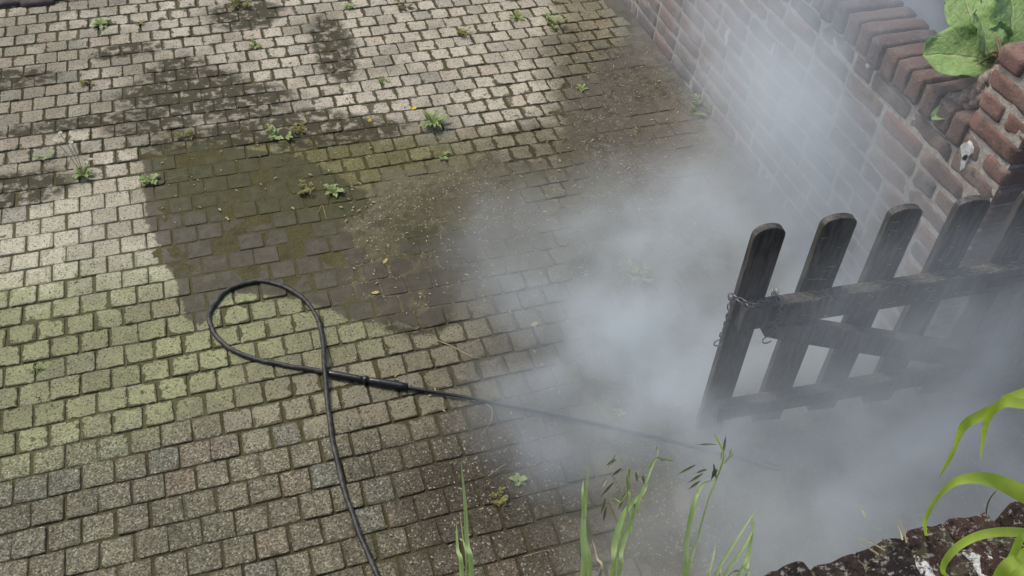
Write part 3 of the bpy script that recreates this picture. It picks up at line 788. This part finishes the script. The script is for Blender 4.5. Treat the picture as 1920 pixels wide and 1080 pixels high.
tuft([([(1278, 1090), (1288, 1010), (1302, 940), (1318, 908), (1340, 900)], 9, M_GRASS), ([(1284, 1090), (1305, 1020), (1330, 930), (1352, 880)], 4, M_GRASS), ([(1322, 1090), (1336, 1050), (1342, 1020)], 4, M_GRASS)],
     'arching grass stem with a dark feathery seed head below the gate',
     [([(1330, 930), (1350, 880), (1356, 850), (1340, 815)], [(1356, 850, 4, -26), (1352, 862, 4, -18), (1338, 870, 4, 24), (1345, 880, -10, 16), (1358, 870, 14, -16), (1340, 878, -4, 14), (1318, 888, -22, 14), (1312, 902, -16, 12), (1325, 880, -16, 6), (1368, 856, 4, -12), (1344, 834, -30, 0), (1304, 872, -26, 14)])], -4.39)
tuft([([(1335, 1090), (1370, 1030), (1398, 985), (1424, 945)], 5, M_GRASS), ([(1352, 1090), (1385, 1040), (1408, 1000), (1415, 960)], 6, M_GRASS), ([(1378, 1090), (1398, 1050), (1410, 1000), (1408, 958)], 7, M_GRASS), ([(1345, 1090), (1350, 1060), (1362, 1048)], 4, M_DRY), ([(1392, 1090), (1402, 1060), (1410, 1010)], 6, M_GRASS), ([(1360, 1090), (1390, 1070), (1402, 1066)], 4, M_DRY)],
     'rightmost spiky clump of thin grass beside the dark brick coping')

# arching lily blades at the right edge
LROOT = Vector((1.86, -4.46, ZN - 0.03))
lily = tag(empty('lily_clump', LROOT), 'bright green arching strap leaves hanging in from the right edge', 'plant')
def lblade(pts, wpx, yy, tilt=0.0, prof=None):
    P = []
    for i, (px, py) in enumerate(pts): P.append(vp_(px, py, yy + tilt * i))
    if P[-1].x > P[0].x: P.reverse()                     # root end first
    a0 = P[0]; k0 = LROOT + Vector((random.Random(int(px)).uniform(-.02, .02), random.Random(py).uniform(-.03, .01), 0))
    P = [k0, k0.lerp(a0, .55) + Vector((0.03, 0, 0.05 + 0.15 * max(0, a0.z - ZN)))] + P
    dist = (P[2] - CAM).length
    pf = prof or (lambda t: (0.75 + 0.5 * min(1, t * 3)) * (1 - t ** 3) + .04); t0 = 2 / (len(P) - 1)
    part('blade', [blade(P, wpx * .78 * dist / F, lambda t: pf(max(0, (t - t0) / (1 - t0))), 0.16)], M_LILY, lily)
lblade([(2010, 700), (1930, 735), (1885, 752), (1840, 778), (1806, 800), (1788, 845), (1760, 897)], 24, -4.36, 0.012, lambda t: (1.0 if t < .35 else .42 + .5 * abs(math.sin((t - .35) * 7))) * (1 - t ** 6) + .04)
lblade([(2010, 760), (1925, 758), (1880, 756), (1850, 790), (1838, 866)], 17, -4.37, 0.012)
lblade([(2030, 1010), (1965, 955), (1910, 922), (1850, 898), (1795, 902), (1756, 935), (1735, 975), (1736, 1000), (1741, 1017)], 30, -4.40, 0.008, lambda t: (1.0 - .78 * max(0, min(1, (t - .25) / .35))) * (1 - t ** 9) + .03)
lblade([(2030, 1010), (1950, 1003), (1890, 997), (1840, 1003), (1800, 1022), (1774, 1050), (1768, 1072), (1782, 1082)], 20, -4.45, 0.0, lambda t: (1 - .55 * t) * (1 - t ** 10) + .03)
lblade([(1860, 1130), (1880, 1075), (1915, 1050), (1990, 1020)], 40, -4.47, 0.0, lambda t: 1 - .4 * t)
lblade([(1890, 1110), (1920, 1075), (1990, 1060)], 36, -4.50, 0.0, lambda t: 1 - .3 * t)
lblade([(1960, 980), (1925, 1000), (1907, 1025), (1904, 1075)], 12, -4.46, 0.0)
part('dry_stem', [blade([vp_(x, y, -4.30) for x, y in ((1892, 915), (1868, 922), (1852, 945), (1847, 985))], 0.0022, lambda t: 1.0, .5)], M_SEED, lily)

# dry straws on the near wall
stub = tag(empty('dry_stubble', (1.45, -4.36, ZN)), 'pale dry straw stubble poking out of the near wall coping', 'straw')
for a, b in (((1648, 1040), (1604, 1014)), ((1660, 1032), (1612, 1008)), ((1692, 1012), (1683, 984)), ((1700, 1018), (1688, 975)), ((1622, 968), (1612, 952)), ((1640, 1050), (1700, 1040)), ((1620, 1058), (1665, 1048)), ((1655, 1012), (1720, 1060))):
    A, B = vp_(*a, -4.36), vp_(*b, -4.33)
    part('straw', [blade([A, A.lerp(B, .5) + Vector((0, 0, .002)), B], 0.0028, lambda t: 1 - .7 * t, .4)], M_DRY, stub)

# weeds in the joints
def rosette(base, R, n, seed, width=0.22, rise=0.35, droop=0.1, lobed=False):
    r = random.Random(seed); out = []
    for k in range(n):
        a = 2 * math.pi * k / n + r.uniform(-.35, .35); L = R * r.uniform(.6, 1.1); rz = rise * r.uniform(.5, 1.5)
        d = Vector((math.cos(a), math.sin(a), 0))
        P = [base + Vector((0, 0, 0.001)), base + d * L * .35 + Vector((0, 0, L * rz * .7)), base + d * L * .72 + Vector((0, 0, L * rz)), base + d * L + Vector((0, 0, L * (rz - droop)))]
        out.append(blade(P, L * width, (lambda t: (0.35 + math.sin(math.pi * min(1, t * .95 + .02)) * (1 + (.35 * math.sin(t * 22) if lobed else 0))) * (1 - t ** 6)), 0.18, side=Vector((0, 0, -1)), sub=4))
    return out
def sprig(base, R, n, seed, width):
    r = random.Random(seed); out = []
    for k in range(n):
        a = r.uniform(0, 6.28); L = R * r.uniform(.6, 1.25); d = Vector((math.cos(a), math.sin(a), 0)); up_ = r.uniform(.25, .9)
        P = [base, base + d * L * .4 + Vector((0, 0, L * up_ * .6)), base + d * L + Vector((0, 0, L * up_))]
        out.append(blade(P, .0022, lambda t: 1 - .6 * t, .4, sub=3))
        for q in range(r.randint(3, 5)):
            t = .25 + .75 * (q + r.random()) / 5; p = P[0].lerp(P[1], t * 2) if t < .5 else P[1].lerp(P[2], t * 2 - 1)
            for sg in (-1, 1):
                b = a + sg * r.uniform(.6, 1.4); l = R * r.uniform(.22, .45); e = Vector((math.cos(b), math.sin(b), r.uniform(-.1, .5)))
                out.append(blade([p, p + e * l * .5 + Vector((0, 0, l * .1)), p + e * l], l * width * 1.3, lambda t: math.sin(math.pi * min(1, t * .9 + .08)), .2, side=Vector((0, 0, -1)), sub=3))
    return out
SPRIG = {1, 3, 4, 6, 7, 9, 12, 13, 14, 16, 17, 18, 20, 21, 23, 24, 25}
weeds = [
 ((190, 48), .075, 14, .34, 'leafy green weed beside the light setts near the top left corner', M_WEED),
 ((478, 88), .045, 11, .20, 'small star-shaped weed in the light paving right of the top left clump', M_WEED),
 ((655, 14), .055, 12, .30, 'green weed at the top edge above the dark wet streak', M_WEED),
 ((452, 14), .055, 10, .24, 'yellowish withered weed at the top edge of the paving', M_WEEDY),
 ((762, 16), .055, 12, .26, 'yellow green weed at the top edge right of the wet streak', M_WEEDY),
 ((970, 34), .070, 16, .22, 'bushy green weed near the top edge left of the brick wall', M_WEED),
 ((1042, 48), .070, 14, .24, 'pale weed on the border between clean setts and silt', M_WEED),
 ((870, 66), .045, 9, .24, 'small pale weed among clean setts below the top edge', M_WEEDY),
 ((812, 236), .085, 20, .26, 'largest pale green weed in the middle of the upper paving', M_WEED),
 ((830, 295), .035, 9, .34, 'small green seedling just below the largest weed', M_WEED),
 ((283, 340), .062, 10, .62, 'broad leaved green weed at the upper left edge of the wet patch', M_WEED),
 ((626, 362), .060, 10, .40, 'leafy weed inside the olive wet patch above the hose loop', M_WEED),
 ((528, 262), .072, 9, .20, 'tall thin leaved weed standing in the olive patch', M_WEED),
 ((562, 250), .045, 8, .20, 'slender weed just right of the tall thin leaved weed', M_WEEDY),
 ((565, 360), .050, 8, .22, 'straggly weed left of the leafy weed in the wet patch', M_WEEDY),
 ((1090, 168), .045, 12, .30, 'round green weed in the silt left of the brick wall', M_WEED),
 ((84, 298), .040, 8, .45, 'tiny green weed left of the daisies', M_WEED),
 ((1200, 525), .050, 10, .35, 'small weed half hidden by the edge of the steam', M_WEED),
 ((935, 938), .035, 8, .34, 'tiny pale seedling in the dark setts right of the hose', M_WEEDY),
 ((972, 903), .036, 9, .55, 'flat round leaved weed in the dark setts near the steam', M_WEED),
 ((66, 697), .022, 7, .45, 'tiny dark green weed in the green setts at the left', M_WEED),
 ((170, 158), .040, 8, .22, 'withered yellow weed in the light setts on the left', M_WEEDY),
 ((1160, 775), .030, 7, .4, 'faint seedling beside the lance in the steam', M_WEED),
 ((720, 155), .030, 7, .4, 'tiny weed between clean setts at the upper middle', M_WEED),
 ((345, 262), .040, 7, .18, 'small straggly weed at the top of the olive patch', M_WEEDY),
 ((1312, 212), .070, 13, .22, 'pale weed growing at the foot of the brick wall in the mist', M_WEED),
 ((1222, 62), .045, 10, .24, 'small weed at the wall foot near the top edge', M_WEEDY),
 ((262, 46), .040, 8, .3, 'brownish weed right of the leafy top left weed', M_WEEDY),
]
for i, ((px, py), R, n, wd, lab, mt) in enumerate(weeds):
    base = G(px, py, -0.003)
    thing_mesh('weed', sprig(base, R * 1.05, 5 + i % 4, 140 + i, .35) if i in SPRIG else rosette(base, R * (.95 if i in (8, 12) else .80), n + 3, 40 + i, wd * .72, 0.55 if i in (8, 12) else 0.38, .12, i in (0, 5, 10, 11)), mt, base, lab, 'weed', 'weeds in the paving joints')
# daisies
db = G(157, 330, 0)
da = tag(empty('daisy_plant', db), 'daisy with white flower heads on thin stalks in the left paving', 'flower')
part('leaf_rosette', rosette(db, .055, 14, 77, .26, .4), M_WEED, da)
for k, (dx, dy, h) in enumerate(((-.075, .07, .14), (-.05, .09, .16), (-.015, .055, .13), (0.02, .02, .05), (.04, .03, .055))):
    tip = db + Vector((dx, dy, h))
    st_ = part('stalk', [blade([db, db.lerp(tip, .5) + Vector((0.004, 0, .008)), tip], .0026, lambda t: 1.0, .5)], M_DRY, da)
    part('flower_head', rosette(tip, .0105, 9, 80 + k, .7, .2, 0), M_DAISY, st_ if False else da)
# fallen petals and leaves
def flat_leaf(px, py, L, ang, mat, name, label, cat, grp=None, width=.55, curl=.25):
    c = G(px, py, 0.0025); d = Vector((math.cos(ang), math.sin(ang), 0))
    P = [c - d * L / 2, c + Vector((0, 0, L * curl * .3)), c + d * L / 2 + Vector((0, 0, L * curl * .6))]
    thing_mesh(name, [blade(P, L * width, lambda t: math.sin(math.pi * min(1, max(0, t * .94 + .03))) + .03, .2, side=Vector((0, 0, -1)), sub=5)], mat, c, label, cat, grp)
flat_leaf(776, 203, .026, .4, M_PETAL, 'fallen_petal', 'bright yellow petal on the clean setts above the largest weed', 'petal', width=.8)
flat_leaf(693, 226, .022, 1.2, M_PETAL, 'fallen_petal', 'small yellow petal at the edge of the olive patch', 'petal', width=.7)
M_FALLEN = leaf_mat('fallen_leaf', sr(196, 176, 110), sr(172, 150, 92), .15, 60)
flat_leaf(1002, 608, .030, .2, M_FALLEN, 'fallen_leaf', 'pale yellow leaf lying at the edge of the steam', 'leaf', width=.6)
flat_leaf(704, 549, .030, -.3, M_FALLEN, 'fallen_leaf', 'curled tan leaf lying in the wet patch', 'leaf', width=.5)
flat_leaf(722, 490, .028, .9, M_FALLEN, 'fallen_leaf', 'small cream leaf on the wet patch left of the olive setts', 'leaf', width=.5)
def stalk(pts, label, w_=.0026):
    P = [G(x, y, .004 + (0.006 if 0 < i < len(pts) - 1 else 0)) for i, (x, y) in enumerate(pts)]
    thing_mesh('dry_stalk', [blade(P, w_, lambda t: 1 - .5 * t, .5)], M_DRY, P[0], label, 'stalk')
stalk([(818, 637), (850, 650), (880, 666), (903, 672)], 'long pale dry grass stalk lying right of the hose coupling', .0032)
stalk([(910, 757), (922, 766), (920, 790), (902, 815)], 'curved pale dry stalk lying below the lance')
stalk([(915, 892), (932, 880), (949, 869)], 'short straight straw on the dark setts below the lance')
stalk([(980, 1044), (1005, 1036), (1028, 1031)], 'brown twig on the dark setts at the bottom')
stalk([(300, 338), (330, 330), (365, 322), (350, 330)], 'thin straw right of the broad leaved weed')
stalk([(596, 398), (604, 385), (612, 410)], 'bent straw in the wet patch above the hose loop')

# litter: crumbs, seeds and bits no one could count
def litter(name, spots, mat, seed):
    r = random.Random(seed); parts = []
    for (xa, xb, ya, yb, cnt, size) in spots:
        for _ in range(cnt):
            c = G(r.uniform(xa, xb), r.uniform(ya, yb), 0.0045)
            if c.x > X_WALL - .03: continue
            L = size * r.uniform(.4, 1.5); a = r.uniform(0, 6.28); d = Vector((math.cos(a), math.sin(a), 0))
            P = [c - d * L / 2, c + Vector((0, 0, L * .2)), c + d * L / 2 + Vector((0, 0, L * r.uniform(0, .3)))]
            parts.append(blade(P, L * r.uniform(.12, .5), lambda t: math.sin(math.pi * min(1, max(0, t * .9 + .05))), .15, side=Vector((0, 0, -1)), sub=2))
    V, Fc = join(parts); o = obj(name, mesh_from(name, V, Fc), mat); o['kind'] = 'stuff'; return o
o = litter('leaf_litter', [(1020, 1320, 20, 420, 330, .013), (650, 1050, 330, 560, 170, .011), (560, 1000, 400, 760, 60, .012), (300, 700, 230, 420, 60, .014), (0, 640, 0, 330, 70, .010), (640, 1060, 760, 1070, 60, .010), (1000, 1300, 420, 760, 90, .012)], M_DRY, 3)
tag(o, 'pale bits of dead leaf and straw scattered over the paving', 'litter', kind='stuff')
o = litter('dark_crumbs', [(0, 640, 330, 1000, 70, .006), (640, 1000, 380, 1000, 60, .006)], simple('soil_crumb', sr(36, 30, 24), .95), 4)
tag(o, 'dark crumbs of soil scattered over the setts', 'soil', kind='stuff')
# straw clippings stuck on the gate
r = random.Random(12); parts = []
for _ in range(150):
    xg = r.uniform(.1, 1.05); zt = .640 + (xg - .012) / 1.088 * .032
    k = r.random()
    if k < .62: c = gl(xg, -r.uniform(.004, .04), zt + .002)
    elif k < .85: c = gl(xg, -.0455, zt - r.uniform(.0, .085))
    else:
        pk = PK[r.randrange(1, 5)]; c = gl(r.uniform(pk[0] + .01, pk[1] - .01), -.002, r.uniform(.68, .88))
    L = r.uniform(.006, .028); d = (GD * r.uniform(.5, 1) + Vector((0, 0, 1)) * r.uniform(-.35, .35) + GN * r.uniform(-.1, .3)).normalized()
    parts.append(blade([c - d * L / 2, c + GN * .003, c + d * L / 2], .0014, lambda t: 1.0, .4, sub=2))
V, Fc = join(parts); o = obj('grass_clippings', mesh_from('grass_clippings', V, Fc), M_DRY)
tag(o, 'pale grass clippings stuck along the rail of the gate', 'clippings', kind='stuff')

# ------------------------------------------------------------------ bergenia on the wall top
N = NT('bergenia_leaf'); tc = N.n('ShaderNodeUVMap').outputs[0]; PW = N.pos()
sep = N.n('ShaderNodeSeparateXYZ'); N.setin(sep.inputs[0], tc)
mid_ = N.math('ABSOLUTE', N.math('SUBTRACT', sep.outputs[0], 0.5))
vein = N.math('FRACT', N.math('ADD', N.math('MULTIPLY', sep.outputs[1], 5.0), N.math('MULTIPLY', mid_, -4.2)))
vein = N.math('ABSOLUTE', N.math('SUBTRACT', vein, 0.5))
vl = N.math('MAXIMUM', N.ss(mid_, 0.035, 0.012), N.math('MULTIPLY', N.ss(vein, 0.07, 0.02), 0.55))
a = N.noise(PW, 22, 3)
c = N.mix(N.ss(a, .3, .7), sr(140, 172, 104), sr(166, 190, 128))
c = N.mix(N.math('MULTIPLY', vl, .7), c, sr(186, 200, 146))
c = N.mix(N.ss(N.noise(PW, 90, 3, .65), .64, .70, 0, .7), c, sr(120, 112, 66))
bs = N.n('ShaderNodeBsdfPrincipled'); N.setin(bs.inputs['Base Color'], c); bs.inputs['Roughness'].default_value = .62; bs.inputs['Specular IOR Level'].default_value = .25
N.t.links.new(N.bump(N.math('SUBTRACT', N.math('MULTIPLY', N.noise(PW, 55, 3), 2.0), vl), .7, .005), bs.inputs['Normal'])
tr = N.n('ShaderNodeBsdfTranslucent'); N.setin(tr.inputs[0], N.vmath('MULTIPLY', c, (1.1, 1.2, .5)))
mx = N.n('ShaderNodeMixShader'); mx.inputs[0].default_value = .25
N.t.links.new(bs.outputs[0], mx.inputs[1]); N.t.links.new(tr.outputs[0], mx.inputs[2]); N.t.links.new(mx.outputs[0], N.out.inputs['Surface'])
M_BERG = N.m
def big_leaf(base, tip, width, nrm, parent, cup=.18, bend=.12, seed=0, name='leaf'):
    r = random.Random(seed); d = tip - base; L = d.length; d.normalize(); s = d.cross(nrm).normalized(); n = s.cross(d)
    NU, NV = 10, 14; V = []; UV = []; Fc = []
    for j in range(NV + 1):
        t = j / NV
        wd = width * (max(0.0, math.sin(math.pi * min(1, (t * .93 + .05) ** .95)))) ** .50
        if j == NV: wd = width * .30
        for i in range(NU + 1):
            q = i / NU * 2 - 1
            p = base + d * (t * L) + s * (q * wd / 2)
            p += n * (cup * width * abs(q) ** 1.7 - bend * L * (2 * t - 1) ** 2 + .075 * width * math.sin(t * 10 + seed + q * 2.5) * q * q + .022 * width * math.sin(t * 26 + abs(q) * 10 + seed) - .03 * width * math.exp(-(q * 6) ** 2))
            V.append(p - parent.location); UV.append((i / NU, t))
    for j in range(NV):
        for i in range(NU):
            q = j * (NU + 1) + i; Fc.append((q, q + 1, q + NU + 2, q + NU + 1))
    me = mesh_from(name, V, Fc, True); uv = me.uv_layers.new(name='UVMap')
    for lp_ in me.loops: uv.data[lp_.index].uv = UV[lp_.vertex_index]
    o = obj(name, me, M_BERG, parent)
    m = o.modifiers.new('thickness', 'SOLIDIFY'); m.thickness = 0.0012
    return o
M_PET = leaf_mat('petiole', sr(112, 124, 80), sr(120, 100, 80), .1)
root = Vector((2.82, -2.93, 1.10))
berg = tag(empty('bergenia_plant', root), 'large round leaved green plant growing out of the brick wall top', 'plant')
def wx(px, py, x): return plane(px, py, (1, 0, 0), x)
LV_ = [((1868, 112), (1732, 96), .125, .185, (-.35, -.55, 1), 2.86, 2.70, .10),
       ((1842, 98), (1800, -40), .105, .15, (-.5, -.7, .6), 2.84, 2.88, .05),
       ((1893, 118), (1905, -30), .125, .15, (-.2, -.8, .5), 2.90, 2.98, .05),
       ((1850, 92), (1885, 42), .07, .1, (.3, -.6, .8), 2.86, 2.90, .06),
       ((1822, 200), (1744, 217), .040, .06, (-.2, -.5, 1), 2.80, 2.72, .05),
       ((1838, 118), (1796, 138), .035, .05, (-.4, -.4, 1), 2.82, 2.76, .05),
       ((1870, 30), (1930, -5), .07, .1, (0, -.5, 1), 2.95, 3.02, .06),
       ((1856, 100), (1838, 20), .085, .12, (.1, -.8, .6), 2.80, 2.84, .06),
       ((1880, 124), (1935, 80), .085, .12, (.2, -.6, .8), 2.86, 2.90, .06),
       ((1850, 20), (1868, -45), .09, .12, (.1, -.6, .7), 2.92, 2.98, .06)]
for i, (b, t, wd, _, nr, xa, xb, cup) in enumerate(LV_):
    B, T = wx(*b, xa), wx(*t, xb)
    big_leaf(B, T, wd * 1.42, Vector(nr), berg, .20 if i == 0 else .12, .10, i)
    P = catmull([root, root.lerp(B, .6) + Vector((0, 0, .01)), B, B.lerp(T, .15)], 4)
    obj('petiole', tube_mesh('petiole', [p - berg.location for p in P], .0042, 7), M_PET, berg)
M_RHIZ = simple('rhizome_bark', sr(178, 158, 146), .9, .35, 60, .006, col2=sr(112, 98, 90))
for i, (pp, rad) in enumerate((([(1765, 182), (1795, 190), (1830, 172), (1856, 146), (1900, 132), (1960, 122)], .024), ([(1770, 197), (1800, 204), (1832, 190), (1858, 165)], .018), ([(1860, 150), (1890, 158), (1935, 160)], .026), ([(1760, 190), (1775, 186), (1790, 184)], .02))):
    P = catmull([wx(a, b, 2.775 + .01 * k) for k, (a, b) in enumerate(pp)], 7)
    rr = [rad * (1 + .28 * noise.noise((k * .9, i * 3.1, 0)) + .14 * math.sin(k * 2.4)) * (1 - .35 * (k == 0)) for k in range(len(P))]
    obj('rhizome', tube_mesh('rhizome', [p - berg.location for p in P], rr, 9), M_RHIZ, berg)

# ------------------------------------------------------------------ steam
class GNT(NT):
    def __init__(self, name):
        self.t = bpy.data.node_groups.new(name, 'GeometryNodeTree')
        self.t.interface.new_socket('Geometry', in_out='OUTPUT', socket_type='NodeSocketGeometry')
        self.out = self.t.nodes.new('NodeGroupOutput')
# centre, radii, density of the drifting puffs (metres)
PUFFS = [((2.16, -2.62, 0.00), (1.00, 0.95, 0.46), 1.7),
         ((2.25, -3.35, 0.02), (1.15, 0.60, 0.36), 1.1),
         ((2.20, -3.92, 0.08), (1.20, 0.58, 0.42), 1.9),
         ((2.75, -2.50, 0.30), (0.58, 0.95, 0.62), 1.7),
         ((2.78, -2.25, 0.70), (0.50, 1.15, 0.55), 1.7),
         ((1.68, -2.75, 0.00), (0.66, 0.85, 0.32), 1.2),
         ((1.74, -3.12, 0.00), (0.55, 0.52, 0.34), 3.0),
         ((2.80, -1.15, 0.30), (0.40, 0.95, 0.48), 0.8),
         ((2.62, -3.42, 0.38), (0.36, 0.22, 0.22), 2.0),
         ((2.20, -3.66, 0.60), (0.95, 0.48, 0.62), 0.60)]
BX = ((0.75, -4.31, -0.05), (3.5, -0.30, 1.20))
def steam():
    N = GNT('steam_density')
    P = N.n('GeometryNodeInputPosition').outputs[0]
    wv = N.vmath('SCALE', N.vmath('SUBTRACT', N.noise(P, 1.7, 2, color=True), (.5, .5, .5)), scale=0.55)
    Q = N.vmath('ADD', P, wv)
    tot = None
    for c, r_, a_ in PUFFS:
        d = N.vmath('DIVIDE', N.vmath('SUBTRACT', Q, c), r_)
        q = N.vmath('DOT_PRODUCT', d, d)
        f = N.math('MULTIPLY', N.ss(q, 1.0, 0.0), a_)
        tot = f if tot is None else N.math('ADD', tot, f)
    nz = N.noise(N.vmath('MULTIPLY', Q, (0.85, 1.25, 0.6)), 3.2, 5.0, 0.62, dist=0.6)
    w2 = N.vmath('SCALE', N.vmath('SUBTRACT', N.noise(P, 5.0, 2, color=True), (.5, .5, .5)), scale=0.30)
    fz = N.noise(N.vmath('MULTIPLY', N.vmath('ADD', Q, w2), (1.0, 1.0, 0.55)), 8.5, 4.0, 0.6)
    den = N.math('MULTIPLY', tot, N.ss(nz, 0.30, 0.70, 0.50, 1.50))
    den = N.math('MULTIPLY', den, N.ss(fz, 0.34, 0.66, 0.65, 1.35))
    # thin out before the faces of the box
    for i, sgn, lim in ((1, 1, BX[0][1]), (2, -1, BX[1][2]), (1, -1, BX[1][1])):
        sep = N.n('ShaderNodeSeparateXYZ'); N.setin(sep.inputs[0], P)
        dd = N.math('MULTIPLY', N.math('SUBTRACT', sep.outputs[i], lim), sgn)
        den = N.math('MULTIPLY', den, N.ss(dd, 0.0, 0.15))
    vc = N.n('GeometryNodeVolumeCube')
    N.setin(vc.inputs['Density'], den); vc.inputs['Min'].default_value = BX[0]; vc.inputs['Max'].default_value = BX[1]
    for ax, i in (('Resolution X', 0), ('Resolution Y', 1), ('Resolution Z', 2)):
        vc.inputs[ax].default_value = int((BX[1][i] - BX[0][i]) / 0.027)
    M = NT('steam')
    pv = M.n('ShaderNodeVolumePrincipled'); pv.inputs['Density'].default_value = 1.0
    pv.inputs['Density Attribute'].default_value = 'density'
    pv.inputs['Color'].default_value = (0.905, 0.965, 1.0, 1); pv.inputs['Anisotropy'].default_value = 0.1
    M.t.links.new(pv.outputs[0], M.out.inputs['Volume'])
    sm = N.n('GeometryNodeSetMaterial'); N.t.links.new(vc.outputs[0], sm.inputs[0]); sm.inputs['Material'].default_value = M.m
    N.t.links.new(sm.outputs[0], N.out.inputs[0])
    return N.t, M.m
tree, mat = steam()
st_me = bpy.data.meshes.new('steam_cloud'); st_me.materials.append(mat)
st_o = obj('steam_cloud', st_me)
md = st_o.modifiers.new('steam', 'NODES'); md.node_group = tree
tag(st_o, 'drifting white steam over the paving round the gate and wall foot', 'steam', kind='stuff')
